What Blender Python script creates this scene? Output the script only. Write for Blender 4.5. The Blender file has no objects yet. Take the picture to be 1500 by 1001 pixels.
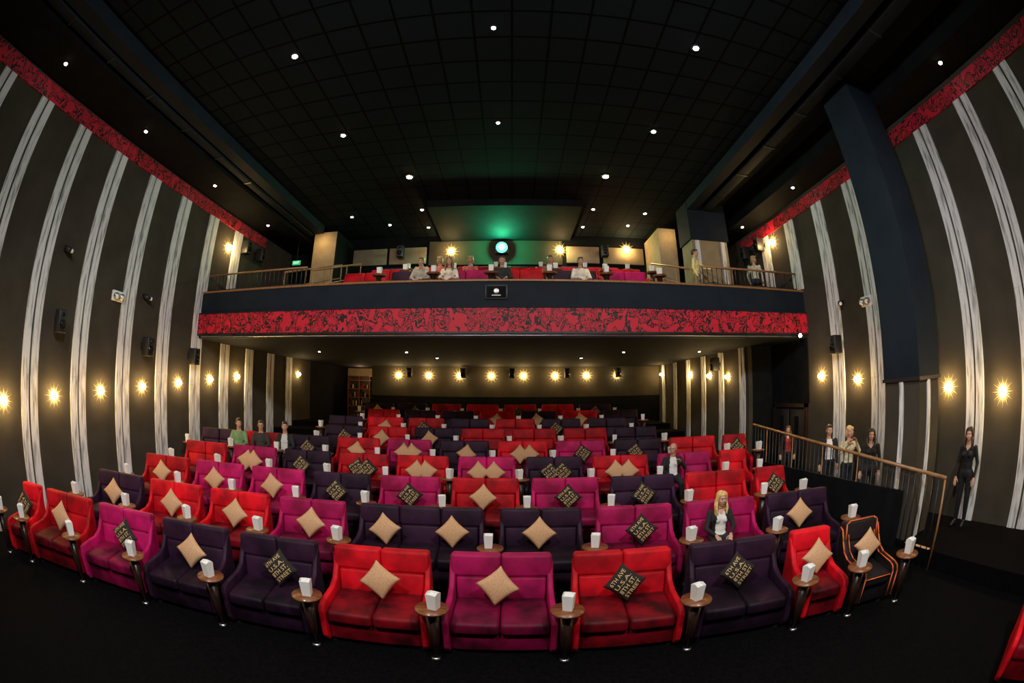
import bpy, bmesh, math, random
from math import sin, cos, pi, radians, sqrt, hypot, asin, atan2
from mathutils import Matrix, Vector, Euler
random.seed(7)
scene = bpy.context.scene
COL = scene.collection
try:
    scene.view_settings.view_transform = 'Standard'
except Exception as e:
    print(e)

# ------------------------------------------------------------------ materials
def mat(name, base=(.5,.5,.5), rough=.6, metal=0., sheen=0., emis=None, estr=0., spec=.5, coat=0.):
    m = bpy.data.materials.new(name); m.use_nodes = True
    b = m.node_tree.nodes['Principled BSDF']
    b.inputs['Base Color'].default_value = (*base, 1)
    b.inputs['Roughness'].default_value = rough
    b.inputs['Metallic'].default_value = metal
    b.inputs['Specular IOR Level'].default_value = spec
    if sheen:
        b.inputs['Sheen Weight'].default_value = sheen
        b.inputs['Sheen Roughness'].default_value = .35
        b.inputs['Sheen Tint'].default_value = (*[min(1, c*1.2+.02) for c in base], 1)
    if coat: b.inputs['Coat Weight'].default_value = coat
    if emis:
        b.inputs['Emission Color'].default_value = (*emis, 1)
        b.inputs['Emission Strength'].default_value = estr
    return m

def N(m, t, **kw):
    n = m.node_tree.nodes.new(t)
    for k, v in kw.items():
        if hasattr(n, k): setattr(n, k, v)
        else: n.inputs[k].default_value = v
    return n
def L(m, a, b): m.node_tree.links.new(a, b)

def noisy(name, c1, c2, scale=8, detail=4, stretch=(1,1,1), lo=.35, hi=.65, bump=0., bscale=None, vary=0., **kw):
    m = mat(name, c1, **kw)
    b = m.node_tree.nodes['Principled BSDF']
    tc = N(m, 'ShaderNodeTexCoord'); mp = N(m, 'ShaderNodeMapping')
    mp.inputs['Scale'].default_value = stretch
    L(m, tc.outputs['Object'], mp.inputs['Vector'])
    no = N(m, 'ShaderNodeTexNoise'); no.inputs['Scale'].default_value = scale; no.inputs['Detail'].default_value = detail
    L(m, mp.outputs[0], no.inputs['Vector'])
    r = N(m, 'ShaderNodeValToRGB')
    r.color_ramp.elements[0].position = lo; r.color_ramp.elements[0].color = (*c1, 1)
    r.color_ramp.elements[1].position = hi; r.color_ramp.elements[1].color = (*c2, 1)
    L(m, no.outputs['Fac'], r.inputs[0])
    out = r.outputs[0]
    if vary:
        oi = N(m, 'ShaderNodeObjectInfo'); mr = N(m, 'ShaderNodeMapRange')
        mr.inputs['To Min'].default_value = 1-vary; mr.inputs['To Max'].default_value = 1+vary*.5
        L(m, oi.outputs['Random'], mr.inputs['Value'])
        va = N(m, 'ShaderNodeVectorMath', operation='SCALE'); L(m, out, va.inputs[0]); L(m, mr.outputs[0], va.inputs['Scale'])
        out = va.outputs[0]
        ad = N(m, 'ShaderNodeVectorMath', operation='ADD'); ml = N(m, 'ShaderNodeMath', operation='MULTIPLY'); ml.inputs[1].default_value = 17
        L(m, oi.outputs['Random'], ml.inputs[0]); L(m, mp.outputs[0], ad.inputs[0]); L(m, ml.outputs[0], ad.inputs[1]); L(m, ad.outputs[0], no.inputs['Vector'])
    L(m, out, b.inputs['Base Color'])
    if bump:
        n2 = N(m, 'ShaderNodeTexNoise'); n2.inputs['Scale'].default_value = bscale or scale*6
        L(m, mp.outputs[0], n2.inputs['Vector'])
        bp = N(m, 'ShaderNodeBump'); bp.inputs['Strength'].default_value = bump; bp.inputs['Distance'].default_value = .01
        L(m, n2.outputs['Fac'], bp.inputs['Height']); L(m, bp.outputs[0], b.inputs['Normal'])
    return m

def velvet(name, c, hi, **k):
    return noisy(name, c, hi, scale=3.0, detail=6, lo=.36, hi=.64, rough=.6, sheen=.35, spec=.25, bump=.15, bscale=90, vary=.3)

M = {}
M['R'] = velvet('red_velvet', (.34,.001,.006), (.78,.004,.016))
M['M'] = velvet('magenta_velvet', (.30,.002,.060), (.60,.007,.14))
M['P'] = velvet('purple_velvet', (.012,.003,.012), (.036,.009,.034))
M['B'] = velvet('charcoal_velvet', (.008,.006,.008), (.018,.012,.014))
# seat pads: same velvet; darker sheen of the brushed pile is painted into the colour
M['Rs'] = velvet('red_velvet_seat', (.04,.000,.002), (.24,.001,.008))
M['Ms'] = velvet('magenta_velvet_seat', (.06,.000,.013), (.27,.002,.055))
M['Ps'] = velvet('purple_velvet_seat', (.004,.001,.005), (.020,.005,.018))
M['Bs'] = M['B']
M['orange'] = mat('orange_piping', (.75,.14,.03), .5)
M['black'] = mat('black_plastic', (.012,.012,.014), .45)
M['blackpaint'] = noisy('black_paint', (.003,.0035,.0045), (.006,.007,.009), scale=3, rough=.85, spec=.15)
M['navy'] = noisy('dark_navy_paint', (.005,.010,.018), (.008,.014,.024), scale=2, rough=.7, spec=.25)
M['wood'] = noisy('walnut_wood', (.14,.045,.015), (.28,.10,.035), scale=6, stretch=(1,8,1), rough=.35, coat=.3)
M['rail'] = noisy('oak_handrail', (.24,.11,.04), (.36,.18,.07), scale=6, stretch=(6,1,1), rough=.4)
M['postdark'] = noisy('dark_stained_wood', (.012,.006,.004), (.035,.014,.009), scale=5, stretch=(4,4,.6), rough=.35, coat=.2)
M['chrome'] = mat('brushed_steel', (.4,.4,.41), .35, 1.)
M['brass'] = mat('brass', (.9,.6,.2), .55, .5)
M['white'] = mat('white_card', (.85,.85,.83), .6)
M['tan'] = noisy('tan_linen', (.58,.33,.17), (.72,.43,.24), scale=60, rough=.85, bump=.2, bscale=200)
M['pblack'] = noisy('black_canvas', (.012,.010,.009), (.022,.019,.016), scale=60, rough=.85)
M['gold'] = mat('gold_print', (.78,.52,.22), .7)
M['floor'] = noisy('black_carpet', (.002,.002,.0025), (.004,.0035,.004), scale=30, rough=.95, spec=.05)
M['wall'] = noisy('taupe_wall_fabric', (.048,.041,.030), (.062,.053,.040), scale=1.6, rough=.9, bump=.1, bscale=160, spec=.2)
M['wall2'] = noisy('tan_panel', (.26,.20,.12), (.32,.25,.15), scale=4, rough=.8)
M['plank'] = noisy('whitewashed_plank', (.22,.22,.22), (.78,.78,.78), scale=3.5, detail=8, stretch=(5,5,.55), lo=.30, hi=.52, rough=.7, bump=.2)
M['skin'] = noisy('skin', (.55,.30,.20), (.62,.35,.24), scale=20, rough=.5)
M['lip'] = mat('lips', (.45,.12,.10), .4)
M['eyew'] = mat('eye_white', (.8,.8,.8), .2)
M['eyed'] = mat('iris', (.02,.02,.03), .1)
M['brow'] = mat('eyebrow', (.10,.06,.035), .8)
M['bulb'] = mat('warm_bulb', (1,.8,.4), .5, emis=(1,.82,.42), estr=80)
M['spotw'] = mat('downlight_lens', (1,1,1), .5, emis=(1,.93,.82), estr=22)
M['spoty'] = mat('downlight_lens_warm', (1,1,1), .5, emis=(1,.78,.35), estr=30)
M['green'] = mat('projector_lens_glow', (0,.8,.4), .5, emis=(.04,1,.45), estr=9)
M['greenc'] = mat('projector_core', (1,1,1), .5, emis=(.7,1,.85), estr=90)
M['exit'] = mat('exit_green', (0,.4,.15), .5, emis=(.05,.8,.3), estr=.5)
M['whiteled'] = mat('led_white', (1,1,1), .5, emis=(1,1,1), estr=1)
M['glass'] = mat('glossy_dark', (.01,.01,.012), .08)

def frieze_mat():
    m = mat('red_frieze_print', (.5,.01,.03), .6)
    b = m.node_tree.nodes['Principled BSDF']
    tc = N(m, 'ShaderNodeTexCoord'); mp = N(m, 'ShaderNodeMapping')
    mp.inputs['Scale'].default_value = (1.5,1.5,1.2); mp.inputs['Rotation'].default_value = (0,.5,.0)
    L(m, tc.outputs['Object'], mp.inputs['Vector'])
    vo = N(m, 'ShaderNodeTexVoronoi'); vo.inputs['Scale'].default_value = 2.4
    no = N(m, 'ShaderNodeTexNoise'); no.inputs['Scale'].default_value = 3.2; no.inputs['Detail'].default_value = 4; no.inputs['Distortion'].default_value = .5
    L(m, mp.outputs[0], no.inputs['Vector']); L(m, mp.outputs[0], vo.inputs['Vector'])
    ad = N(m, 'ShaderNodeMath', operation='MULTIPLY_ADD'); ad.inputs[1].default_value = -.22
    L(m, vo.outputs['Distance'], ad.inputs[0]); L(m, no.outputs['Fac'], ad.inputs[2])
    r = N(m, 'ShaderNodeValToRGB'); r.color_ramp.interpolation = 'CONSTANT'
    K = (.008,.004,.006,1); Rd = (.60,.008,.032,1)
    r.color_ramp.elements[0].color = Rd
    r.color_ramp.elements[1].position = .33; r.color_ramp.elements[1].color = K
    for p, c in ((.39,Rd),(.43,K),(.47,Rd),(.525,K),(.55,Rd)):
        e = r.color_ramp.elements.new(p); e.color = c
    L(m, ad.outputs[0], r.inputs[0]); L(m, r.outputs[0], b.inputs['Base Color'])
    return m
M['frieze'] = frieze_mat()

def tile_mat():
    m = mat('black_ceiling_tiles', (.012,.017,.02), .85, spec=.1)
    b = m.node_tree.nodes['Principled BSDF']
    tc = N(m, 'ShaderNodeTexCoord'); sp = N(m, 'ShaderNodeSeparateXYZ'); L(m, tc.outputs['Object'], sp.inputs[0])
    outs = []
    for ax in (0, 1):
        d = N(m, 'ShaderNodeMath', operation='DIVIDE'); d.inputs[1].default_value = .62; L(m, sp.outputs[ax], d.inputs[0])
        f = N(m, 'ShaderNodeMath', operation='FRACT'); L(m, d.outputs[0], f.inputs[0])
        s = N(m, 'ShaderNodeMath', operation='SUBTRACT'); s.inputs[1].default_value = .5; L(m, f.outputs[0], s.inputs[0])
        a = N(m, 'ShaderNodeMath', operation='ABSOLUTE'); L(m, s.outputs[0], a.inputs[0])
        outs.append(a)
    mx = N(m, 'ShaderNodeMath', operation='MAXIMUM'); L(m, outs[0].outputs[0], mx.inputs[0]); L(m, outs[1].outputs[0], mx.inputs[1])
    g = N(m, 'ShaderNodeMath', operation='GREATER_THAN'); g.inputs[1].default_value = .465; L(m, mx.outputs[0], g.inputs[0])
    mix = N(m, 'ShaderNodeMix', data_type='RGBA')
    mix.inputs[6].default_value = (.009,.015,.021,1); mix.inputs[7].default_value = (.0005,.0005,.0005,1)
    L(m, g.outputs[0], mix.inputs[0]); L(m, mix.outputs[2], b.inputs['Base Color'])
    return m
M['tiles'] = tile_mat()

# ------------------------------------------------------------------ mesh helpers
class MB:
    def __init__(s): s.bm = bmesh.new(); s.mats = []
    def mi(s, m):
        if m not in s.mats: s.mats.append(m)
        return s.mats.index(m)
    def merge(s, t, m, smooth=True):
        i = s.mi(m)
        for f in t.faces: f.material_index = i; f.smooth = smooth
        me = bpy.data.meshes.new('t'); t.to_mesh(me); t.free(); s.bm.from_mesh(me); bpy.data.meshes.remove(me)
    def box(s, x0, x1, y0, y1, z0, z1, m, bev=0., seg=2, mtx=None, smooth=None):
        t = bmesh.new()
        bmesh.ops.create_cube(t, size=1, matrix=Matrix.Translation(((x0+x1)/2,(y0+y1)/2,(z0+z1)/2)) @ Matrix.Diagonal((abs(x1-x0),abs(y1-y0),abs(z1-z0),1)))
        if bev: bmesh.ops.bevel(t, geom=t.edges[:], offset=bev, segments=seg, profile=.5, affect='EDGES')
        if mtx: bmesh.ops.transform(t, matrix=mtx, verts=t.verts[:])
        s.merge(t, m, bool(bev) if smooth is None else smooth)
    def cone(s, p0, r0, p1, r1, m, seg=16, caps=True, smooth=True):
        p0 = Vector(p0); p1 = Vector(p1); d = p1-p0
        t = bmesh.new()
        q = d.to_track_quat('Z', 'Y').to_matrix().to_4x4()
        bmesh.ops.create_cone(t, cap_ends=caps, segments=seg, radius1=max(r0,1e-4), radius2=max(r1,1e-4), depth=d.length, matrix=Matrix.Translation((p0+p1)/2) @ q)
        s.merge(t, m, smooth)
        return s
    def ball(s, c, r, m, seg=12, scale=(1,1,1), mtx=None):
        t = bmesh.new()
        mm = Matrix.Translation(c) @ (mtx or Matrix()) @ Matrix.Diagonal((r*scale[0], r*scale[1], r*scale[2], 1))
        bmesh.ops.create_uvsphere(t, u_segments=seg, v_segments=max(6, seg*2//3), radius=1, matrix=mm)
        s.merge(t, m)
    def tube(s, pts, r, m, seg=8):
        for a, b in zip(pts[:-1], pts[1:]): s.cone(a, r, b, r, m, seg)
        for p in pts: s.ball(p, r, m, 8)
    def prism(s, prof, x0, x1, m, bev=0, seg=2):   # prof (y,z) list extruded along x
        t = bmesh.new()
        v = [t.verts.new((x0, y, z)) for y, z in prof]
        f = t.faces.new(v)
        r = bmesh.ops.extrude_face_region(t, geom=[f])
        bmesh.ops.translate(t, vec=(x1-x0,0,0), verts=[e for e in r['geom'] if isinstance(e, bmesh.types.BMVert)])
        bmesh.ops.recalc_face_normals(t, faces=t.faces[:])
        if bev: bmesh.ops.bevel(t, geom=t.edges[:], offset=bev, segments=seg, profile=.5, affect='EDGES')
        s.merge(t, m, bool(bev))
    def mesh(s, name):
        me = bpy.data.meshes.new(name); s.bm.to_mesh(me); s.bm.free()
        for m in s.mats: me.materials.append(m)
        return me
    def obj(s, name, mtx=None, parent=None):
        return place(name, s.mesh(name), mtx, parent)

def place(name, me, mtx=None, parent=None):
    o = bpy.data.objects.new(name, me); COL.objects.link(o)
    if parent: o.parent = parent
    if mtx is not None: o.matrix_local = mtx
    return o
def T(x, y, z): return Matrix.Translation((x, y, z))
def S(x, y, z): return Matrix.Diagonal((x, y, z, 1))
def RZ(a): return Matrix.Rotation(a, 4, 'Z')
def RX(a): return Matrix.Rotation(a, 4, 'X')
def RY(a): return Matrix.Rotation(a, 4, 'Y')
def boxobj(name, x0, x1, y0, y1, z0, z1, m, bev=0):
    b = MB(); b.box(x0, x1, y0, y1, z0, z1, m, bev); return b.obj(name)
def light(kind, name, loc, energy, color=(1,1,1), size=.1, aim=None, parent=None, spot=None, blend=.5):
    d = bpy.data.lights.new(name, kind); d.energy = energy; d.color = color
    if kind == 'AREA': d.size = size
    else: d.shadow_soft_size = size
    if kind == 'SPOT': d.spot_size = spot or 1.5; d.spot_blend = blend
    o = bpy.data.objects.new(name, d); COL.objects.link(o)
    if parent: o.parent = parent
    o.location = loc
    if aim is not None:
        o.rotation_euler = (Vector(aim)-Vector(loc)).to_track_quat('-Z', 'Y').to_euler()
    return o

# ------------------------------------------------------------------ layout constants (camera at origin)
XL, XR, XR2 = -8.8, 8.0, 7.04
F0 = -3.02; RISE = .195; PITCH = 1.45; CX, CY = -.13, -11.
YB = 19.5       # rear wall of stalls
YBAL = 9.28     # balcony front
CEIL = 5.7
CORR = -2.72
def rowR(n): return 16 + PITCH*(n-1)
def rowz(n): return F0 + RISE*(n-1)
def floor_z(x, y):
    if x > 6.25: return CORR
    rr = hypot(x-CX, y-CY); n = 1
    while n < 10 and rr > 16.15 + PITCH*(n-1): n += 1
    return rowz(n)

# ------------------------------------------------------------------ floor
def build_floor():
    b = MB(); t = bmesh.new()
    xs = [XL-.1 + i*(6.25-XL+.1)/24 for i in range(25)]
    def arc(r, x): return CY + sqrt(r*r-(x-CX)**2)
    for i in range(24):
        xa, xb = xs[i], xs[i+1]
        for n in range(1, 11):
            z = rowz(n)
            ya0 = -6 if n == 1 else arc(16.15+PITCH*(n-2), xa); yb0 = -6 if n == 1 else arc(16.15+PITCH*(n-2), xb)
            ya1 = 24. if n == 10 else arc(16.15+PITCH*(n-1), xa); yb1 = 24. if n == 10 else arc(16.15+PITCH*(n-1), xb)
            v = [t.verts.new(p) for p in ((xa,ya0,z),(xb,yb0,z),(xb,yb1,z),(xa,ya1,z))]; t.faces.new(v)
            if n > 1:
                v = [t.verts.new(p) for p in ((xa,ya0,z-RISE),(xb,yb0,z-RISE),(xb,yb0,z),(xa,ya0,z))]; t.faces.new(v)
    v = [t.verts.new(p) for p in ((6.25,-6,CORR),(8.1,-6,CORR),(8.1,24,CORR),(6.25,24,CORR))]; t.faces.new(v)
    for n in range(1, 11):
        y0 = -6 if n == 1 else arc(16.15+PITCH*(n-2), 6.25); y1 = 24 if n == 10 else arc(16.15+PITCH*(n-1), 6.25)
        v = [t.verts.new(p) for p in ((6.25,y0,rowz(n)),(6.25,y1,rowz(n)),(6.25,y1,CORR),(6.25,y0,CORR))]; t.faces.new(v)
    bmesh.ops.remove_doubles(t, verts=t.verts[:], dist=1e-4)
    b.merge(t, M['floor'], False); b.obj('floor')
build_floor()
boxobj('trim_step_nosing', 6.24, 6.30, 3.45, 4.05, CORR, CORR+.012, M['tan'])

# ------------------------------------------------------------------ walls
boxobj('wall_left', XL-.2, XL, -6, 17.0, F0-.2, 6.0, M['wall'])
boxobj('wall_right', XR, XR+.2, -6, 15, F0-.2, 6.0, M['wall'])
boxobj('wall_right_stalls', XR2, XR2+.15, 11.2, YB+.2, CORR-.2, 1.25, M['wall'])
boxobj('wall_right_return', XR2+.15, XR, 11.2, 11.35, CORR-.2, 1.25, M['blackpaint'])
b = MB(); b.box(-6.67, XR2, YB, YB+.15, -.13, 1.25, M['wall']); b.box(-6.67, XR2, YB-.02, YB+.15, rowz(10)-.1, -.13, M['blackpaint'])
b.obj('wall_back')
boxobj('wall_back_lounge', XL-.2, -6.67, 21.6, 21.75, rowz(10)-.1, 1.25, M['wall2'])
boxobj('wall_left_rear', XL-.2, XL, 17.0, 21.75, F0-.2, 1.25, M['blackpaint'])
boxobj('wall_lounge_side', -6.67, -6.52, YB+.15, 21.75, rowz(10)-.1, 1.25, M['blackpaint'])
boxobj('wall_front', XL-.2, XR+.2, -6.2, -6, F0-.2, 6., M['blackpaint'])
boxobj('wall_balcony_back', XL-.2, XR+.2, 14.5, 14.7, 1.3, 6.0, M['blackpaint'])

# ceiling
b = MB(); b.box(-6.6, 5.3, -6, 14.5, CEIL, CEIL+.1, M['tiles']); b.obj('ceiling', T(0,0,0))
boxobj('ceiling_side_left', XL-.1, -6.6, -6, 14.6, CEIL+.02, CEIL+.12, M['blackpaint'])
boxobj('ceiling_side_right', 5.3, XR+.1, -6, 14.6, CEIL+.02, CEIL+.12, M['blackpaint'])
boxobj('ceiling_soffit_left', XL, -7.35, -6, 14.5, 5.28, CEIL, M['blackpaint'])
boxobj('ceiling_soffit_right', 7.1, XR, -6, 14.5, 5.15, CEIL, M['blackpaint'])
b = MB()
for x0, x1 in ((-6.95,-6.6),(5.3,5.62)):
    b.box(x0, x1, -6, 12.9 if x0 < 0 else 11.0, 5.42, CEIL+.02, M['navy'])
b.obj('ceiling_beam')
def duct(name, x, z, r, ye):
    b = MB(); b.box(x-r, x+r, -5.5, ye, z-r*.55, z+r*.55, M['navy'], .03)
    y = -5
    while y < ye-.1:
        b.box(x-r-.015, x+r+.015, y, y+.05, z-r*.55-.015, z+r*.55+.015, M['black']); 
        b.box(x-.02, x+.02, y+.01, y+.03, z+r*.55, CEIL+.02, M['black']); y += 1.5
    b.obj(name)
duct('air_duct', -7.15, 5.45, .13, 12.9); duct('air_duct', 5.96, 5.5, .16, 10.9)
boxobj('ceiling_bulkhead', -2.55, 2.1, 11.5, 14.5, 5.48, CEIL, M['blackpaint'])

# friezes
boxobj('trim_frieze_left', XL, XL+.05, -6, 12.4, 4.86, 5.22, M['frieze'])
boxobj('trim_frieze_right', XR-.05, XR, -6, 12.4, 4.66, 5.02, M['frieze'])

# wooden wall battens
tn = [0]
def batten(x, y, z0, z1, side, w=.46):
    tn[0] += 1
    b = MB(); g = .05
    for k in (0, 1):
        ya = -w/2 + k*(w/2+g/2); yb = ya + w/2 - g/2
        z = z0; j = random.uniform(.8, 2.2)
        while z < z1-.02:
            ze = min(z+j, z1)
            th = .035+random.uniform(0,.006)
            b.box(0 if side=='l' else -th, th if side=='l' else 0, ya, yb, z+.003, ze, M['plank'])
            z = ze; j = random.uniform(1.4, 2.6)
    return b.obj('trim_%d' % tn[0], T(x, y, 0))
for k in range(-3, 9):
    y = 3.42 + 1.45*k
    if y < YBAL: batten(XL, y, floor_z(XL+.3, y+.3), 4.86, 'l')
    else:
        batten(XL, y, floor_z(XL+.3, y+.3), 1.24, 'l')
        if y < 12: batten(XL, y, 2.6, 4.86, 'l')
for k in range(-3, 7):
    y = 3.62 + 1.45*k
    if y < YBAL: batten(XR, y, CORR, 4.66, 'r')
    elif y < 12: batten(XR, y, 2.6, 4.66, 'r')
for k in range(0, 6):
    batten(XR2, 11.55+1.45*k, CORR, 1.24, 'r', .34)

# ------------------------------------------------------------------ sconces
def sconce_mesh():
    b = MB()
    b.cone((0,0,0), .075, (.018,0,0), .065, M['brass'], 20)
    for i in range(24):  # brass rays added to imitate the star-shaped glare around each lamp
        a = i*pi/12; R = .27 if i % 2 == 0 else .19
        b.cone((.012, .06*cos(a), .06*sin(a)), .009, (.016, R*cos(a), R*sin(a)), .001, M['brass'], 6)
    b.cone((.018,0,0), .022, (.05,0,0), .03, M['brass'], 12)
    b.ball((.085,0,0), .066, M['bulb'], 14)
    return b.mesh('wall_sconce')
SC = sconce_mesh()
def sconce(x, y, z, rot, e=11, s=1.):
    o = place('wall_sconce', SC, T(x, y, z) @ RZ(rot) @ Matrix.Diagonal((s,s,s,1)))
    light('POINT', 'sconce_light', (.20,0,0), e*2.6, (1,.60,.20), .05, parent=o)
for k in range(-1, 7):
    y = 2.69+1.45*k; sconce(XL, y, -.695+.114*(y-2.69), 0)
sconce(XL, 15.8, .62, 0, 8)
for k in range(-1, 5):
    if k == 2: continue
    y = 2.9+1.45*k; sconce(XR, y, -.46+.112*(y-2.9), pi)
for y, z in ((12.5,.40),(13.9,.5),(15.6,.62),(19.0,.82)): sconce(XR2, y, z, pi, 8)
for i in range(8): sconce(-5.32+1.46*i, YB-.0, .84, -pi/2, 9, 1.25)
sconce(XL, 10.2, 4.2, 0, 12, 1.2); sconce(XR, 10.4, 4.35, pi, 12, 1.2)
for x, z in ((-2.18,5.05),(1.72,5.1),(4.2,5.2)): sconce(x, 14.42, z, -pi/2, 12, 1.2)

# ------------------------------------------------------------------ downlights
def dl_mesh(m, nm):
    b = MB(); b.cone((0,0,-.015), .085, (0,0,.0), .095, M['black'], 20); b.cone((0,0,-.03), .05, (0,0,-.012), .055, m, 16)
    return b.mesh(nm)
DW = dl_mesh(M['spotw'], 'downlight'); DY = dl_mesh(M['spoty'], 'downlight_warm')
def down(x, y, z, warm=False, e=0, s=1.):
    o = place('ceiling_downlight', DY if warm else DW, T(x, y, z) @ Matrix.Diagonal((s,s,s,1)))
    if e: light('SPOT', 'downlight_beam', (0,0,-.06), e, (1,.8,.5) if warm else (1,.94,.85), .05, aim=(0,0,-3), parent=o, spot=2.2, blend=.8)
for x in (-3.85, -.3, 3.17):
    for y in (1.9, 4.73, 7.6): down(x, y, CEIL, e=60, s=.7 if x == -.3 else 1)
for x, y in ((-2.75,9.9),(2.5,9.9)): down(x, y, CEIL, True, 120, 1.5)
for x, y in ((-2.83,12.1),(2.55,12.1),(-2.9,13.6),(2.45,13.6),(-5.3,12.3),(-4.2,13.2),(4.3,12.2),(4.0,13.3)): down(x, y, CEIL, False, 30, .9)
for y in (1.72, 4.9, 8.1, 11.3): down(-8.05, y, 5.28, s=.9)
for y in (2.0, 8.2, 11.3): down(7.45, y, 5.15, s=.9)
for x in (-6.2,-3.2,3.4,6.0):
    down(x, 12.6, 1.25, e=8, s=.7)
for x in (-2.6, 2.4): down(x, 14.6, 1.25, e=8, s=.7)

# ------------------------------------------------------------------ balcony
b = MB()
b.box(XL, XR, 9.4, YB+2.2, 1.25, 1.32, M['blackpaint'])
BZ = (2.15, 2.65, 3.15)
b.box(XL, XR, 9.4, 14.5, 1.32, BZ[0], M['blackpaint'])
b.box(XL, XR, 10.9, 14.5, BZ[0], BZ[1], M['blackpaint'])
b.box(XL, XR, 12.3, 14.5, BZ[1], BZ[2], M['blackpaint'])
b.obj('balcony_floor')
b = MB()
b.box(XL, XR, YBAL, 9.4, 1.25, 2.52, M['navy'])
b.box(XL, XR, YBAL-.05, YBAL, 1.36, 1.92, M['frieze'])
b.box(XL, XR, YBAL-.07, YBAL, 1.32, 1.37, M['black'])
b.box(XL, XR, YBAL-.07, YBAL, 1.91, 1.95, M['navy'])
b.box(XL, XR, YBAL-.03, 9.46, 2.52, 2.57, M['rail'], .01)
b.obj('balcony_front')
b = MB(); b.tube([(XL+.3, 9.12, 1.27), (XR-.3, 9.12, 1.27)], .018, M['chrome'])
for i in range(18):
    x = XL+.6+i*.93; b.box(x-.012, x+.012, 9.11, YBAL-.07, 1.26, 1.34, M['black'])
b.obj('lighting_pipe')
b = MB(); b.ball((0,0,0), .05, M['spotw'], 12); b.cone((0,.02,0), .06, (0,.12,0), .05, M['black'], 12)
b.obj('pipe_lamp', T(7.45, 8.95, 1.27))
b = MB(); b.box(-.26,.26,-.03,0,-.17,.17,M['black'],.01); b.box(-.22,.22,-.04,-.03,-.13,.13,M['glass'])
b.ball((0,-.04,.02), .07, M['chrome'], 14, (1,.15,1)); b.box(-.10,.10,-.046,-.04,-.09,-.07,M['white'])
b.obj('balcony_badge', T(-.35, YBAL, 2.27))
def railing(name, p0, p1, h, n, base=0):
    b = MB(); p0 = Vector(p0); p1 = Vector(p1); up = Vector((0,0,h))
    b.tube([p0+up, p1+up], .028, M['rail']); b.tube([p0+up*.12, p1+up*.12], .012, M['black'])
    for i in range(n+1):
        p = p0.lerp(p1, i/n); b.cone(p, .012, p+up, .012, M['black'], 6)
    return b.obj(name)
railing('balcony_railing', (XL+.1,9.43,2.57), (-5.2,9.43,2.57), .50, 24)
railing('balcony_railing', (4.75,9.43,2.57), (XR-.1,9.43,2.57), .50, 22)
def stairrail(x0, y0, z0, x1, y1, z1):
    b = MB()
    b.tube([(x0,y0,z0+.95),(x1,y1,z1+.95)], .03, M['rail']); b.tube([(x0,y0,z0+.5),(x1,y1,z1+.5)], .018, M['rail'])
    for i in range(4):
        f = i/3; x = x0+(x1-x0)*f; y = y0+(y1-y0)*f; z = z0+(z1-z0)*f
        b.cone((x,y,z), .018, (x,y,z+.95), .018, M['rail'], 8)
    b.obj('stair_rail')
stairrail(-6.1,9.8,BZ[0],-5.6,12.6,BZ[2]); stairrail(-5.2,9.8,BZ[0],-4.9,12.6,BZ[2])
stairrail(4.6,9.8,BZ[0],4.5,12.6,BZ[2]); stairrail(5.75,9.6,BZ[0],5.3,10.9,BZ[1])
b = MB(); b.box(-7.0,-6.1,13,14.5,BZ[2],5.5,M['wall2']); b.box(-6.1,-6.05,13,14.5,BZ[2],5.5,M['blackpaint']); b.obj('wall_balcony_wing_left')
b = MB(); b.box(4.95,5.6,12.9,14.5,BZ[2],5.5,M['wall2']); b.obj('wall_balcony_wing_right')
b = MB(); b.box(5.35,6.6,11.1,11.9,BZ[1],4.45,M['wall2']); b.box(5.3,6.65,11.05,11.95,4.45,CEIL,M['navy'])
for x in (5.45, 6.35): b.box(x,x+.14,11.06,11.1,BZ[1],4.43,M['plank'])
b.obj('balcony_column')
b = MB()
for x0, x1 in ((-5.95,-4.6),(-4.5,-3.1),(1.95,3.15),(3.3,4.85)): b.box(x0,x1,14.42,14.5,4.62,5.25,M['wall2'],.01)
b.box(-3.0,1.8,14.45,14.5,4.55,5.46,M['wall'])  # backing panel added to catch the green spill around the projector
b.obj('trim_balcony_panels')
light('AREA', 'cove_light', (-6.6,12.5,5.2), 8, (1,.66,.28), .4, aim=(-6.6,13.6,4))
light('AREA', 'cove_light', (5.3,12.4,5.3), 7, (1,.66,.28), .4, aim=(5.3,13.6,4))

# projector
b = MB(); b.box(-.24,.24,-.24,-.05,-.2,.2,M['black'],.03)
b.cone((0,-.22,0), .15, (0,-.32,0), .21, M['black'], 28)
b.ball((0,-.32,0), .20, M['green'], 24, (1,.3,1)); b.ball((0,-.36,0), .10, M['greenc'], 20, (1,.4,1))
o = b.obj('film_projector', T(-.36, 14.5, 5.10))
light('POINT', 'projector_light', (0,-.45,.0), 260, (.02,1,.40), .06, parent=o)
light('SPOT', 'projector_beam', (0,-.5,0), 40, (.3,1,.6), .05, aim=(0.4,-15,-4), parent=o, spot=.6)

# ------------------------------------------------------------------ big pillar + clad base
b = MB(); b.box(6.3,7.1,4.1,5.0,-.05,CEIL+.02,M['navy']); b.box(6.32,7.08,4.12,4.98,CORR,-.05,M['wall'])
b.box(6.29,6.32,4.5,4.6,CORR,-.06,M['plank']); b.box(6.6,6.7,4.09,4.12,CORR,-.06,M['plank']); b.box(6.28,7.12,4.08,5.02,-.09,-.03,M['black'])
b.obj('pillar')
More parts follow.
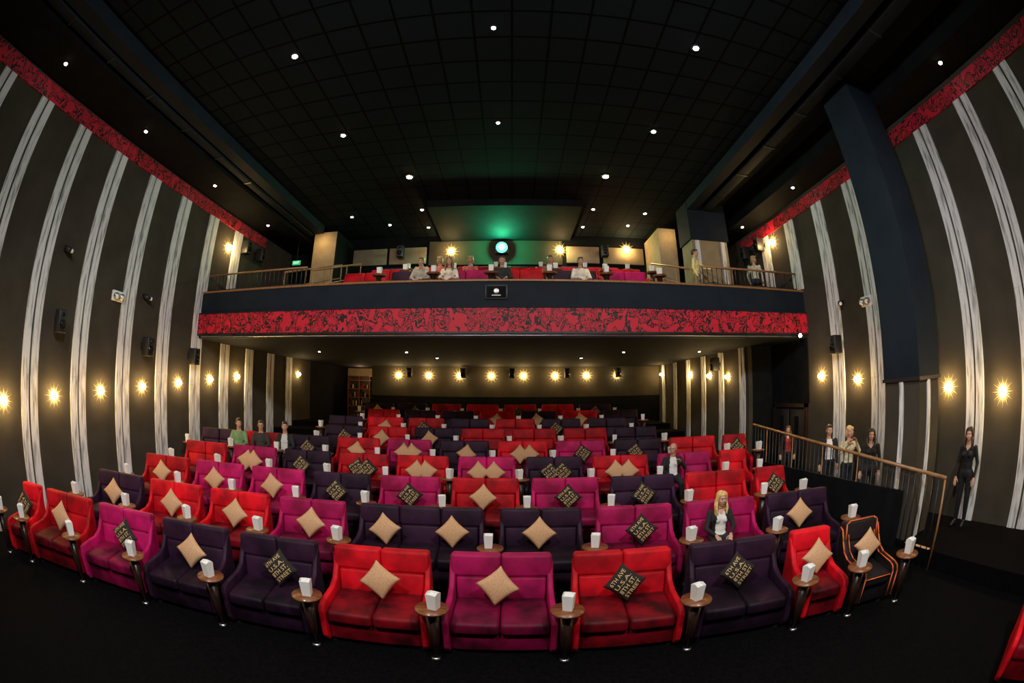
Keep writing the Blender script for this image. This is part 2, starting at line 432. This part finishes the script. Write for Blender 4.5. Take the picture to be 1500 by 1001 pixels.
# right aisle handrail
b = MB()
def rz(y): return -1.55 + .096*(y-3.34)
X = 6.2
b.tube([(X,3.34,rz(3.34)),(X,9.6,rz(9.6))], .032, M['rail'], 10)
b.tube([(X,3.34,rz(3.34)),(X,3.34,F0)], .02, M['rail'], 10)
y = 3.48
i = 1
while y < 9.6:
    b.cone((X,y,F0), .012, (X,y,rz(y)), .012, M['black' if i%8 else 'rail'], 6); y += .14; i += 1
b.box(X-.03, X+.03, 4.3, 9.6, F0, -1.85, M['blackpaint'])
b.obj('aisle_handrail')
b = MB(); b.box(-.05,0,-.75,.75,0,2.1,M['blackpaint'])
for s in (-1,1):
    b.box(-.08,-.05,s*.38-.34,s*.38+.34,.05,2.05,M['black'],.01); b.box(-.095,-.08,s*.2-.06,s*.2+.06,.9,1.3,M['chrome'],.005)
    b.box(-.09,-.08,s*.38-.1,s*.38+.1,1.3,1.85,M['glass'])
b.box(-.1,0,-.85,-.75,0,2.2,M['postdark']); b.box(-.1,0,.75,.85,0,2.2,M['postdark']); b.box(-.1,0,-.85,.85,2.1,2.2,M['postdark'])
b.obj('door_1', T(XR-.002, 10.2, CORR))
boxobj('wall_exit_lobby', XR-.03, XR, YBAL, 11.2, CORR+2.22, 1.25, M['blackpaint'])

# lounge shelf at back left
b = MB(); b.box(-.95,.95,-.05,0,0,2.1,M['postdark'])
for z in (0,.5,.95,1.4,1.85,2.08): b.box(-.95,.95,-.32,-.05,z,z+.035,M['wood'])
for x in (-.95,-.3,.3,.93): b.box(x-.02,x+.02,-.32,-.05,0,2.1,M['wood'])
for z in (.535,.985,1.435):
    x = -.85
    while x < .85:
        if abs(abs(x)-.3) > .07: b.cone((x,-.18,z), .035, (x,-.18,z+random.uniform(.14,.3)), .025, random.choice([M['white'],M['brass'],M['glass'],M['R']]), 10)
        x += random.uniform(.11,.18)
b.obj('display_shelf', T(-7.7, 21.6, rowz(10)))
light('POINT','lounge_lamp',(-7.6,20.3,1.0),20,(1,.6,.3),.08)

# speakers, lights, exit signs on wall
def spk():
    b = MB(); b.box(-.14,.14,-.12,.12,-.22,.22,M['black'],.02)
    b.cone((.14,0,-.06),.09,(.145,0,-.06),.09,M['glass'],16); b.cone((.14,0,.12),.04,(.145,0,.12),.04,M['glass'],12)
    b.box(-.24,-.14,-.02,.02,-.04,.04,M['black']); b.box(-.27,-.24,-.06,.06,-.1,.1,M['black'])
    return b.mesh('wall_speaker')
SP = spk()
for y, z in ((4.1,.9),(7.0,.75),(8.9,.70)): place('wall_speaker', SP, T(XL+.27,y,z))
for y, z in ((7.8,.9),): place('wall_speaker', SP, T(XR-.27,y,z) @ RZ(pi))
for y, z in ((13.0,.85),): place('wall_speaker', SP, T(XR2-.27,y,z) @ RZ(pi))
for y, z in ((10.9,4.4),(11.8,4.4)): place('wall_speaker', SP, T(XL+.27,y,z)); place('wall_speaker', SP, T(XR-.27,y,z) @ RZ(pi))
for x in (-4.7,-2.2,0,2.5,4.9): place('wall_speaker', SP, T(x, YB-.29, .95) @ RZ(-pi/2))
for x in (-4.0,3.3): place('wall_speaker', SP, T(x, 14.5-.36, 5.0) @ RZ(-pi/2))
b = MB(); b.box(0,.06,-.16,.16,-.1,.1,M['white'],.01)
for s in (-1,1): b.cone((.06,s*.08,0),.06,(.14,s*.08,-.02),.07,M['chrome'],16); b.ball((.14,s*.08,-.02),.045,M['white'],10)
EM = b.mesh('emergency_light')
place('emergency_light', EM, T(XL,5.9,1.75) @ S(1.15,1.15,1.15)); place('emergency_light', EM, T(XR,6.7,1.75) @ RZ(pi) @ S(1.15,1.15,1.15))
b = MB(); b.box(0,.05,-.04,.04,-.05,.05,M['black']); b.cone((.05,0,0),.015,(.16,0,0),.015,M['black'],8); b.cone((.1,-.06,-.0),.05,(.22,.1,-.06),.06,M['black'],14); b.ball((.225,.107,-.062),.045,M['white'],10)
WS = b.mesh('wall_spotlight')
place('wall_spotlight', WS, T(XL,4.0,2.35)); place('wall_spotlight', WS, T(XL,6.85,1.95)); place('wall_spotlight', WS, T(XR,7.6,1.9) @ RZ(pi))

def textmesh(txt, size, m):
    c = bpy.data.curves.new('txt', 'FONT'); c.body = txt; c.size = size; c.align_x = 'CENTER'; c.align_y = 'CENTER'; c.resolution_u = 3
    o = bpy.data.objects.new('txt', c); COL.objects.link(o)
    bpy.context.view_layer.update()
    me = bpy.data.meshes.new_from_object(o.evaluated_get(bpy.context.evaluated_depsgraph_get()))
    bpy.data.objects.remove(o); me.materials.clear(); me.materials.append(m)
    return me
b = MB(); b.box(-.17,.17,-.04,0,-.08,.08,M['exit'],.01); b.cone((0,-.02,.08),.01,(0,-.02,.89),.01,M['black'],6)
o = b.obj('exit_sign', T(-7.58,12.9,4.39))
place('lettering', textmesh('EXIT', .12, M['whiteled']), T(0,-.045,0) @ RX(pi/2), o)

# ------------------------------------------------------------------ sofas
def sofa_mesh(n, key):
    m = M[key]; ms = M[key+'s']; b = MB(); w = .7*n-.15; h = w/2; a = .075
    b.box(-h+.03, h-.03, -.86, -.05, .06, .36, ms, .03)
    for sx in (-1, 1):
        for y in (-.8, -.12): b.box(sx*(h-.1)-.025, sx*(h-.1)+.025, y-.025, y+.025, 0, .07, M['black'])
    cw = (w-2*a)/n
    tilt = T(0,-.2,.42) @ RX(radians(-9)) @ T(0,.2,-.42)
    for i in range(n):
        x0 = -h+a+i*cw+.003; x1 = x0+cw-.006
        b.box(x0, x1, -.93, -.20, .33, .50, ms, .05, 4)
        bw = (w-.02)/n; bx0 = -h+.01+i*bw+.002; bx1 = bx0+bw-.004
        b.box(bx0, bx1, -.20, -.05, .10, .79, m, .035, 3, tilt)
        b.box(x0+.003, x1-.003, -.255, -.10, .42, .775, m, .035, 3, tilt)
        b.box(bx0, bx1, -.25, -.04, .768, 1.07, m, .045, 4, tilt)
        b.tube([tuple(tilt @ Vector((x0+.03,-.246,.771))), tuple(tilt @ Vector((x1-.03,-.246,.771)))], .007, m, 6)
    prof = [(-.02,.06),(-.90,.06),(-.95,.14),(-.96,.50),(-.92,.57),(-.82,.595),(-.45,.61),(-.30,.67),(-.20,.80),(-.12,.95),(-.04,.97),(-.0,.9)]
    for sx in (-1, 1):
        x0 = sx*h; x1 = sx*(h-a)
        b.prism(prof, min(x0,x1), max(x0,x1), m, .022, 3)
        if key == 'B':
            b.tube([(sx*(h+.003), y, z) for y, z in prof[2:-1]], .011, M['orange'], 6)
            b.tube([(sx*(h-a), y-.01, z+.01) for y, z in prof[2:-1]], .008, M['orange'], 6)
    if key == 'B':
        b.tube([tuple(tilt @ Vector(p)) for p in ((-h+.04,-.245,.80),(-h+.04,-.24,1.03),(-h+.09,-.23,1.075),(h-.09,-.23,1.075),(h-.04,-.24,1.03),(h-.04,-.245,.8))], .011, M['orange'], 6)
        b.tube([(-h+a+.02,-.935,.46),(h-a-.02,-.935,.46)], .011, M['orange'], 6)
    return b.mesh('cinema_sofa')
SM = {}
def sofa(n, key, mtx):
    if (n, key) not in SM: SM[(n, key)] = sofa_mesh(n, key)
    nm = 'armchair' if key == 'B' or n == 1 else 'cinema_sofa'
    return place(nm, SM[(n, key)], mtx)

b = MB()
b.cone((0,0,0), .06, (0,0,.05), .05, M['chrome'], 20); b.cone((0,0,.05), .042, (0,0,.70), .078, M['postdark'], 20)
b.cone((0,0,.695), .12, (0,0,.72), .175, M['wood'], 28); b.cone((0,0,.72), .178, (0,0,.742), .178, M['wood'], 28)
TB = b.mesh('side_table')
def popbox():
    b = MB(); t = bmesh.new()
    w0, w1, h = .050, .060, .185
    lo = [t.verts.new((sx*w0, sy*w0, 0)) for sx, sy in ((-1,-1),(1,-1),(1,1),(-1,1))]
    hi = [t.verts.new((sx*w1, sy*w1, h)) for sx, sy in ((-1,-1),(1,-1),(1,1),(-1,1))]
    t.faces.new(lo[::-1])
    for i in range(4):
        j = (i+1) % 4
        mid = (hi[i].co+hi[j].co)/2; mid = t.verts.new((mid.x*1.0, mid.y*1.0, h+(.022 if i % 2 else .004)))
        t.faces.new([lo[i], lo[j], hi[j], mid, hi[i]])
    v = [t.verts.new((p.co.x*.95,p.co.y*.95,h-.02)) for p in hi]; t.faces.new(v)
    b.merge(t, M['white'], False); return b.mesh('popcorn_box')
PB = popbox()

PA, PT = .185, .075
def prof_h(u, v): return PT*max(0, (1-u*u)*(1-v*v))**.42
def pillow_mesh(kind):
    b = MB(); t = bmesh.new(); n = 16
    def xy(u, v): return PA*u*(1-.10*(1-v*v)), PA*v*(1-.10*(1-u*u))
    for sgn in (1, -1):
        g = [[t.verts.new((*xy(-1+2*i/n, -1+2*j/n), sgn*prof_h(-1+2*i/n, -1+2*j/n))) for j in range(n+1)] for i in range(n+1)]
        for i in range(n):
            for j in range(n):
                f = [g[i][j], g[i+1][j], g[i+1][j+1], g[i][j+1]]
                t.faces.new(f if sgn > 0 else f[::-1])
    bmesh.ops.remove_doubles(t, verts=t.verts[:], dist=1e-5)
    b.merge(t, M['tan'] if kind == 't' else M['pblack'])
    if kind == 'x':
        y = .115
        for s, sz, in (('6TH AVE', .07), ('U.S.A.', .07), ('8TH ST.', .08), ('STREET', .07)):
            me = textmesh(s, sz, M['gold'])
            tb = bmesh.new(); tb.from_mesh(me)
            wid = max(v.co.x for v in tb.verts)-min(v.co.x for v in tb.verts)
            k = .26/wid
            bmesh.ops.triangulate(tb, faces=tb.faces[:])
            bmesh.ops.subdivide_edges(tb, edges=[e for e in tb.edges if e.calc_length() > .03], cuts=1)
            for v in tb.verts:
                v.co.x *= k; v.co.y = v.co.y*1.0 + y
                v.co.z = prof_h(min(1,abs(v.co.x)/PA), min(1,abs(v.co.y)/PA)) + .005
            b.merge(tb, M['gold'], False); bpy.data.meshes.remove(me)
            y -= .077
    return b.mesh('throw_pillow')
PM = {'t': pillow_mesh('t'), 'x': pillow_mesh('x')}
def pillow(kind, base, u, w):
    x = u*(w/2-.3) if w > .9 else 0
    mt = base @ T(x, -.44, .505+.262) @ RX(radians(72)) @ RZ(radians(45+random.uniform(-9,9)))
    place('throw_pillow', PM[kind], mt)

def row(n, anchor, left, right, fr=1.):
    R = rowR(n); rt = R-1.0; z = rowz(n)
    a0 = asin((anchor-CX)/rt)
    def tab(a):
        p = T(CX+rt*sin(a), CY+rt*cos(a), z)
        place('side_table', TB, p)
        place('popcorn_box', PB, p @ T(random.uniform(-.03,.03), random.uniform(-.02,.03), .742) @ RZ(random.uniform(-.5,.5)))
    def unit(a, spec, f):
        key, ns, pil = spec
        base = T(CX+R*sin(a), CY+R*cos(a), z) @ RZ(-a)
        sofa(ns, key, base @ S(f,1,1))
        w = (.7*ns-.15)*f
        for p in pil: pillow(p[0], base, p[1], w)
    tab(a0)
    a = a0
    for i, s in enumerate(left):
        f = 1. if i == 0 else .92
        d = .7*s[1]*f/rt; unit(a-d/2, s, f); a -= d; tab(a)
    a = a0
    for i, s in enumerate(right):
        f = fr if i > 0 else 1.
        if s[1] == 1: f = 1.2
        d = .7*s[1]*f/rt; unit(a+d/2, s, f)
        a += d; tab(a)
t, x = 't', 'x'
row(1, -.83,
    [('R',2,[(t,.1)]), ('P',2,[(x,.45)]), ('P',2,[(t,.3)]), ('M',2,[(x,.6)]), ('R',2,[(t,.0)]), ('R',1,[(x,.3)])],
    [('M',2,[(t,-.1)]), ('R',2,[(x,-.05)]), ('P',2,[(x,-.1)]), ('R',1,[(t,-.2)]), ('B',1,[(t,0)])])
row(2, -.29,
    [('P',3,[(t,-.75),(t,.75)]), ('M',2,[(t,.2)]), ('R',2,[(t,.1)]), ('R',2,[(t,.2)]), ('P',2,[(t,.0)])],
    [('P',2,[(t,-.1)]), ('M',2,[(x,.2)]), ('M',2,[]), ('P',2,[(t,-.2)])], .97)
row(3, .23,
    [('R',2,[(t,-.1)]), ('M',2,[(x,.1)]), ('P',2,[(x,-.1)]), ('M',2,[(t,-.1)]), ('M',2,[(t,.0)]), ('R',2,[(t,.0)])],
    [('M',2,[(x,.1)]), ('P',2,[(x,-.1)]), ('R',2,[]), ('R',1,[(x,0)])])
row(4, .17,
    [('M',2,[(t,-.5),(t,.5)]), ('R',2,[(t,-.4),(t,.4)]), ('R',2,[(x,-.3),(x,.5)]), ('P',2,[(x,-.2)]), ('M',2,[(t,-.4),(t,.2)]), ('R',2,[])],
    [('P',2,[(x,-.3),(x,.5)]), ('R',2,[(t,-.4),(t,.4)]), ('M',2,[]), ('R',1,[])])
row(5, -.45,
    [('P',2,[(t,.2)]), ('M',2,[(t,-.4),(t,.4)]), ('R',2,[(t,0)]), ('P',2,[(x,.1)]), ('R',2,[]), ('P',2,[])],
    [('R',2,[(t,-.2),(t,.5)]), ('M',2,[(x,.1)]), ('P',2,[(x,-.3)]), ('R',2,[]), ('R',1,[(x,0)])])
pats = ['RPRPRRPRP', 'PRRPRPPRR', 'RPPRPRPPR', 'RRPPRRPRP']
for i, n in enumerate((6,7,8,9)):
    p = pats[i]
    def sp(c):
        q = [] if random.random() < .35 else [(random.choice('ttx'), random.uniform(-.6,.6))]
        return (c, 2, q)
    row(n, (-.1,-.6,.2,-.4)[i], [sp(c) for c in p[:4]], [sp(c) for c in p[4:7]])
sofa(2, 'R', T(5.3, .25, F0) @ RZ(radians(-75)))

for r, (yy, zz) in enumerate(zip((10.8,12.2,13.7), BZ)):
    for i in range(6):
        xx = -4.0 + 1.4*i + (.3 if r == 1 else 0)
        if xx > 3.6: continue
        sofa(2, 'RRPRMR'[(i*2+r) % 6], T(xx, yy, zz))
        p = T(xx+.7, yy-1.0+.03, zz)
        place('side_table', TB, p); place('popcorn_box', PB, p @ T(0,0,.742))

# ------------------------------------------------------------------ people
def remesh_to(mb, vox, smooth=3):
    me = mb.mesh('tmp'); o = bpy.data.objects.new('tmp', me); COL.objects.link(o)
    md = o.modifiers.new('r', 'REMESH'); md.mode = 'VOXEL'; md.voxel_size = vox; md.use_smooth_shade = True
    if smooth:
        s = o.modifiers.new('s', 'SMOOTH'); s.iterations = smooth; s.factor = .5
    bpy.context.view_layer.update()
    r = bpy.data.meshes.new_from_object(o.evaluated_get(bpy.context.evaluated_depsgraph_get()))
    bpy.data.objects.remove(o); r.materials.clear()
    return r

def head_mesh():
    b = MB(); s = M['skin']
    b.ball((0,.015,.035), 1, s, 20, (.076,.096,.088)); b.ball((0,-.025,-.03), 1, s, 20, (.060,.068,.080))
    b.ball((0,-.058,-.085), .024, s, 12, (1.1,1,.8)); b.cone((0,-.088,.005), .008, (0,-.108,-.024), .011, s, 10); b.ball((0,-.100,-.028), .012, s, 10, (1.3,1,.8))
    b.ball((0,-.085,-.06), .018, s, 10, (1.3,.7,.6)); b.ball((0,-.080,.03), .02, s, 10, (2.4,.7,.5))
    for k in (-1,1):
        b.ball((k*.077,.01,-.005), .022, s, 10, (.35,.8,1.4)); b.ball((k*.036,-.064,-.025), .026, s, 10)
    b.cone((0,.02,-.15), .052, (0,.012,-.03), .05, s, 16)
    me = remesh_to(b, .006, 2)
    me.materials.append(M['skin']); me.materials.append(M['lip'])
    for p in me.polygons:
        c = p.center
        p.use_smooth = True
        if abs(c.x) < .022 and -.069 < c.z < -.054 and c.y < -.085: p.material_index = 1
    bm = bmesh.new(); bm.from_mesh(me); bpy.data.meshes.remove(me)
    r = MB(); r.bm = bm; r.mats = [M['skin'], M['lip']]
    for k in (-1,1):
        r.ball((k*.031,-.081,.004), .0125, M['eyew'], 10, (1.1,.6,.5)); r.ball((k*.031,-.0870,.004), .006, M['eyed'], 8, (1,.5,.9))
        r.box(k*.031-.017, k*.031+.017, -.097,-.086,.021,.025, M['brow'], .002)
    return r.mesh('head')
HEAD = head_mesh()
def hair_mesh(style, m):
    b = MB()
    t = bmesh.new()
    bmesh.ops.create_uvsphere(t, u_segments=32, v_segments=24, radius=1, matrix=T(0,.02,.042) @ S(.084,.104,.095))
    def kill(c):
        ztop = .075 - .35*abs(c.x) if c.y < -.03 else (.02 if c.y < .02 else -.05)
        return c.z < ztop
    bmesh.ops.delete(t, geom=[f for f in t.faces if kill(f.calc_center_median())], context='FACES')
    r = bmesh.ops.solidify(t, geom=t.faces[:], thickness=.008)
    b.merge(t, m)
    if style == 'long':
        b.ball((0,.075,-.07), 1, m, 16, (.080,.042,.15))
        for k in (-1,1):
            for (dx, dy, tw) in ((0,0,0),(.010,.03,1.5),(.0,.06,3)):
                pts = [(.03,-.035,.118,.018),(.062,-.045,.085,.018),(.080,-.035,.03,.017),(.086,-.025,-.03,.018),(.090,-.03,-.09,.022),(.094,-.045,-.15,.022),(.092,-.065,-.20,.018),(.086,-.072,-.24,.008)]
                q = []
                for i, p in enumerate(pts):
                    f = min(1, i/3)
                    q.append((k*(p[0]+dx*f+.007*sin(i*1.7+tw)*f), p[1]+dy*f+.006*cos(i*2.1+tw)*f, p[2]-.01*tw*(i > 5), p[3]))
                for p0, p1 in zip(q[:-1], q[1:]): b.cone(p0[:3], p0[3], p1[:3], p1[3], m, 10)
                for p0 in q: b.ball(p0[:3], p0[3], m, 10)
    if style == 'short':
        b.ball((.012,-.055,.098), 1, m, 14, (.056,.036,.022))
    if style == 'bob':
        for k in (-1,1): b.ball((k*.076,.015,-.03), 1, m, 12, (.020,.055,.08)); b.ball((k*.06,-.035,.07), 1, m, 12, (.026,.035,.04))
        b.ball((0,.08,-.03), 1, m, 12, (.07,.04,.09))
    me = remesh_to(b, .0065, 1); me.materials.append(m)
    return me
def hand_mesh():   # wrist at origin, fingers along +Z, palm facing -Y, thumb +X
    b = MB(); s = M['skin']
    b.ball((0,0,.045), 1, s, 14, (.038,.016,.050)); b.cone((0,0,-.02), .026, (0,0,.03), .028, s, 12)
    for i, (x, l, r) in enumerate(((.030,.070,.0085),(.010,.080,.009),(-.010,.074,.0085),(-.029,.058,.0075))):
        p0 = Vector((x*.9,0,.075)); p1 = p0+Vector((x*.12,-.008,l*.5)); p2 = p1+Vector((0,-.022,l*.38)); 
        b.tube([p0,p1,p2], r, s, 8)
    b.tube([Vector((.026,-.004,.02)), Vector((.055,-.014,.052)), Vector((.060,-.028,.080))], .0105, s, 8)
    me = remesh_to(b, .0045, 1); me.materials.append(s)
    return me
HAND = hand_mesh()

def person(name, mtx, pose='stand', top=(.02,.02,.025), inner=None, pants=(.015,.015,.02), hair=(.05,.03,.02), style='short', scale=1., female=False, over=None, headrot=(0,0,0), glasses=False, sleeves=True):
    if pose == 'stand':
        J = dict(pel=(0,0,.95), ch=(0,0,1.25), nk=(0,.01,1.44), hd=(0,-.01,1.61), sL=(-.17,.0,1.385), sR=(.17,.0,1.385), eL=(-.235,.03,1.12), eR=(.235,.03,1.12), wL=(-.225,-.08,.88), wR=(.225,-.08,.88),
                 hL=(-.09,0,.92), hR=(.09,0,.92), kL=(-.10,-.02,.50), kR=(.10,-.02,.50), aL=(-.105,.03,.09), aR=(.105,.03,.09), tL=(-.13,-.13,.035), tR=(.13,-.13,.035))
    else:
        J = dict(pel=(0,0,.60), ch=(0,.06,.86), nk=(0,.09,1.06), hd=(0,.05,1.215), sL=(-.165,.08,.99), sR=(.165,.08,.99), eL=(-.235,-.02,.75), eR=(.235,-.02,.75), wL=(-.12,-.25,.70), wR=(.12,-.25,.70),
                 hL=(-.09,.0,.60), hR=(.09,.0,.60), kL=(-.11,-.46,.56), kR=(.11,-.46,.56), aL=(-.11,-.47,.09), aR=(.11,-.47,.09), tL=(-.13,-.62,.035), tR=(.13,-.62,.035))
    if over: J.update(over)
    J = {k: Vector(v) for k, v in J.items()}
    fs = .90 if female else 1.
    b = MB(); s = M['skin']; segs = []
    def cap(a, ra, c, rc, tag):
        b.cone(J[a] if isinstance(a, str) else a, ra, J[c] if isinstance(c, str) else c, rc, s, 14)
        b.ball(J[a] if isinstance(a, str) else a, ra, s, 12); b.ball(J[c] if isinstance(c, str) else c, rc, s, 12)
        segs.append((J[a] if isinstance(a, str) else a, J[c] if isinstance(c, str) else c, ra, rc, tag))
    up = (J['nk']-J['pel']).normalized()
    q = Matrix.Rotation(atan2(-up.y, up.z), 4, 'X')
    b.ball(J['pel'], 1, s, 18, (.165,.115,.12), q); segs.append((J['pel'], J['pel'], .13, .13, 'pants'))
    wst = J['pel'].lerp(J['ch'], .5); b.ball(wst, 1, s, 18, (.14*fs,.10,.15), q); segs.append((J['pel'].lerp(J['ch'], .25), J['ch'], .13, .15, 'top'))
    b.ball(J['ch'], 1, s, 18, (.165*fs,.115,.17), q)
    b.ball(J['ch'].lerp(J['nk'], .6), 1, s, 18, (.155*fs,.085,.070), q); segs.append((J['ch'], J['nk'].lerp(J['ch'], .35), .15, .10, 'top'))
    if female:
        for k in (-1,1): b.ball(J['ch']+Vector((k*.065,-.085,.03)), .06, s, 12)
    cap('nk', .053, J['nk'].lerp(J['hd'], .55), .05, 'skin')
    for d in 'LR':
        cap('s'+d, .056*fs, 'e'+d, .046*fs, 'top'); cap('e'+d, .044*fs, 'w'+d, .032*fs, 'top' if sleeves else 'skin')
        cap('h'+d, .095, 'k'+d, .066, 'pants'); cap('k'+d, .062, 'a'+d, .045, 'pants')
        cap('a'+d, .045, 't'+d, .035, 'shoe')
    me = remesh_to(b, .014, 4)
    mt = noisy(name+'_top', top, tuple(min(1, c*1.5) for c in top), scale=12, rough=.85); mi = mat(name+'_shirt', inner or top, .8)
    mp_ = mat(name+'_trousers', pants, .85); mh = noisy(name+'_hair', hair, tuple(min(1, c*1.7) for c in hair), scale=40, stretch=(3,3,.5), rough=.45)
    for mm in (M['skin'], mt, mp_, M['black'], mi): me.materials.append(mm)
    idx = dict(skin=0, top=1, pants=2, shoe=3)
    inv = q.inverted()
    for p in me.polygons:
        c = p.center; best = 9; tg = 'top'
        for a, e, ra, re_, tag in segs:
            d = e-a; l2 = d.length_squared; f = 0 if l2 < 1e-9 else max(0, min(1, (c-a).dot(d)/l2))
            dist = (c-(a+d*f)).length-(ra+(re_-ra)*f)
            if dist < best: best = dist; tg = tag
        p.material_index = idx[tg]; p.use_smooth = True
        lc = inv @ (c-J['ch'])
        if tg == 'top':
            if inner and abs(lc.x) < .085-.12*max(0,lc.z) and lc.y < -.04 and -.32 < lc.z < .2: p.material_index = 4
            if female and lc.z > .10 and abs(lc.x) < (lc.z-.09)*.9 and lc.y < 0: p.material_index = 0
            if lc.z > .165 and abs(lc.x) < .062: p.material_index = 0
    e = bpy.data.objects.new(name, None); COL.objects.link(e); e.matrix_world = mtx @ Matrix.Diagonal((scale,scale,scale,1)); e.empty_display_size = .1
    place('body', me, Matrix(), e)
    hm = Matrix.Translation(J['hd']) @ Euler(headrot).to_matrix().to_4x4()
    place('head', HEAD, hm, e)
    if style: place('hair', hair_mesh(style, mh), hm, e)
    if glasses:
        g = MB()
        for k in (-1,1):
            pts = [(k*.032+.02*cos(a), -.104, .004+.016*sin(a)) for a in [i*pi/5 for i in range(11)]]
            g.tube(pts, .002, M['black'], 5); g.tube([(k*.052,-.104,.006),(k*.08,.0,.006)], .002, M['black'], 5)
        place('glasses', g.mesh('glasses'), hm, e)
    for d in 'LR':
        v = (J['w'+d]-J['e'+d]).normalized()
        if pose == 'sit' and not (over and 'w'+d in over): v = (v+Vector((0,-.4,-.45))).normalized()
        hq = v.to_track_quat('Z', 'Y').to_matrix().to_4x4()
        sc = Matrix.Diagonal((-1 if d == 'R' else 1,1,1,1))
        place('hand_'+d, HAND, Matrix.Translation(J['w'+d]) @ hq @ sc, e)
    return e

def seat_mtx(n, x, drop=-.06, turn=0):
    R = rowR(n)-.50; a = asin((x-CX)/R)
    return T(CX+R*sin(a), CY+R*cos(a), rowz(n)+drop+.045) @ RZ(-a+turn)
person('seated_woman', seat_mtx(2, 3.12), 'sit', top=(.012,.011,.012), inner=(.75,.73,.68), pants=(.02,.02,.03), hair=(.55,.36,.13), style='long', female=True, scale=.97, headrot=(0,0,.2))
person('seated_man', seat_mtx(4, 3.42), 'sit', top=(.012,.012,.014), inner=(.75,.75,.75), hair=(.25,.22,.2), style=None, glasses=True, headrot=(0,0,-.5),
       over=dict(eR=(.27,.0,.80), wR=(.12,-.20,.98)))
person('seated_man', seat_mtx(5, -7.0), 'sit', top=(.14,.24,.11), hair=(.03,.02,.015), headrot=(0,0,.5), scale=1.06)
person('seated_man', seat_mtx(5, -6.38), 'sit', top=(.03,.025,.025), hair=(.04,.03,.02), glasses=True, headrot=(0,0,.3), scale=1.05)
person('seated_man', seat_mtx(5, -5.72), 'sit', top=(.015,.015,.015), inner=(.6,.6,.6), hair=(.03,.02,.015), headrot=(0,0,.2), scale=1.06)
person('standing_man', T(7.0,7.35,CORR) @ RZ(-.5), 'stand', top=(.012,.012,.014), inner=(.78,.78,.78), hair=(.04,.025,.02), scale=1.03)
person('standing_woman', T(7.0,6.63,CORR) @ RZ(-.4), 'stand', top=(.55,.48,.30), hair=(.5,.33,.14), style='bob', female=True, scale=1.03,
       over=dict(eR=(.26,-.10,1.18), wR=(.10,-.20,1.42), eL=(-.26,-.10,1.2), wL=(-.12,-.2,1.40)))
person('standing_woman', T(7.1,6.0,CORR) @ RZ(-.8), 'stand', top=(.012,.012,.014), hair=(.03,.02,.015), style='long', female=True)
person('standing_woman', T(7.6,3.55,CORR) @ RZ(-1.5), 'stand', top=(.005,.005,.006), pants=(.005,.005,.006), hair=(.03,.012,.01), style='long', female=True)
person('standing_woman', T(7.5,9.7,CORR) @ RZ(-.6), 'stand', top=(.02,.01,.012), inner=(.4,.02,.02), hair=(.05,.02,.015), style='long', female=True, scale=.94)
def bal(x, r, **k):
    yy, zz = (10.8,12.2,13.7)[r], BZ[r]
    person(k.pop('nm','seated_man'), T(x, yy-.5, zz-.015), 'sit', **k)
bal(-2.65, 1, top=(.5,.35,.2), hair=(.3,.2,.1)); bal(-2.1, 1, nm='seated_woman', top=(.6,.15,.12), hair=(.5,.35,.15), style='bob', female=True)
bal(-1.6, 0, nm='seated_woman', top=(.7,.6,.5), hair=(.2,.1,.05), style='long', female=True); bal(-.25, 0, top=(.02,.02,.02), hair=(.05,.04,.03)); bal(1.75, 0, top=(.65,.6,.5), hair=(.1,.05,.03))
bal(-2.35, 0, top=(.35,.30,.26), hair=(.12,.07,.04)); bal(-1.2, 1, nm='seated_woman', top=(.5,.12,.1), hair=(.4,.25,.1), style='bob', female=True); bal(1.1, 1, top=(.3,.1,.08), hair=(.05,.03,.02))
person('standing_man', T(4.95,10.2,BZ[0]) @ RZ(.9), 'stand', top=(.7,.55,.22), pants=(.3,.22,.12), hair=(.05,.03,.02), over=dict(eR=(.22,-.22,1.2), wR=(.15,-.42,1.12)), scale=.95)
person('standing_woman', T(7.0,10.3,BZ[0]) @ RZ(-.4), 'stand', top=(.5,.45,.35), hair=(.3,.2,.1), style='bob', female=True, scale=.95)

# ------------------------------------------------------------------ unseen fill lights added at the screen end
for sx in (-1, 1):
    b = MB(); b.cone((0,0,.25), .10, (0,0,-.02), .13, M['black'], 20); b.box(-.02,.02,-.02,.02,.25,.5,M['black'])
    o = b.obj('front_fill_housing', T(sx*2.6, -.8, 5.2))  # invented housing for the unseen front fill light
    light('SPOT', 'front_fill', (sx*2.6,-.8,5.15), 1350, (1,.96,.92), .30, aim=(sx*1.4,6.0,-1.2), spot=radians(140), blend=.8)
    # unseen fill spot added to brighten the opposite wall
    light('SPOT', 'wall_fill', (sx*3.2,-1.2,5.0), 1100, (.93,.97,1), .35, aim=(-sx*8.4,6.0,1.6), spot=radians(75), blend=.9)

# ------------------------------------------------------------------ world + camera
w = bpy.data.worlds.new('World'); scene.world = w; w.use_nodes = True
w.node_tree.nodes['Background'].inputs[0].default_value = (.01,.012,.015,1); w.node_tree.nodes['Background'].inputs[1].default_value = .3
cd = bpy.data.cameras.new('camera'); cam = bpy.data.objects.new('camera', cd); COL.objects.link(cam)
cd.sensor_width = 36; cd.sensor_height = 24; cd.sensor_fit = 'HORIZONTAL'; cd.lens = 15; cd.clip_start = .05; cd.clip_end = 200
cd.type = 'PANO'
tgt = cd if hasattr(cd, 'panorama_type') else cd.cycles
tgt.panorama_type = 'FISHEYE_EQUISOLID'; tgt.fisheye_lens = 15.; tgt.fisheye_fov = radians(200)
cam.location = (0,0,0); cam.rotation_euler = (radians(90+7.1), 0, 0)
scene.camera = cam
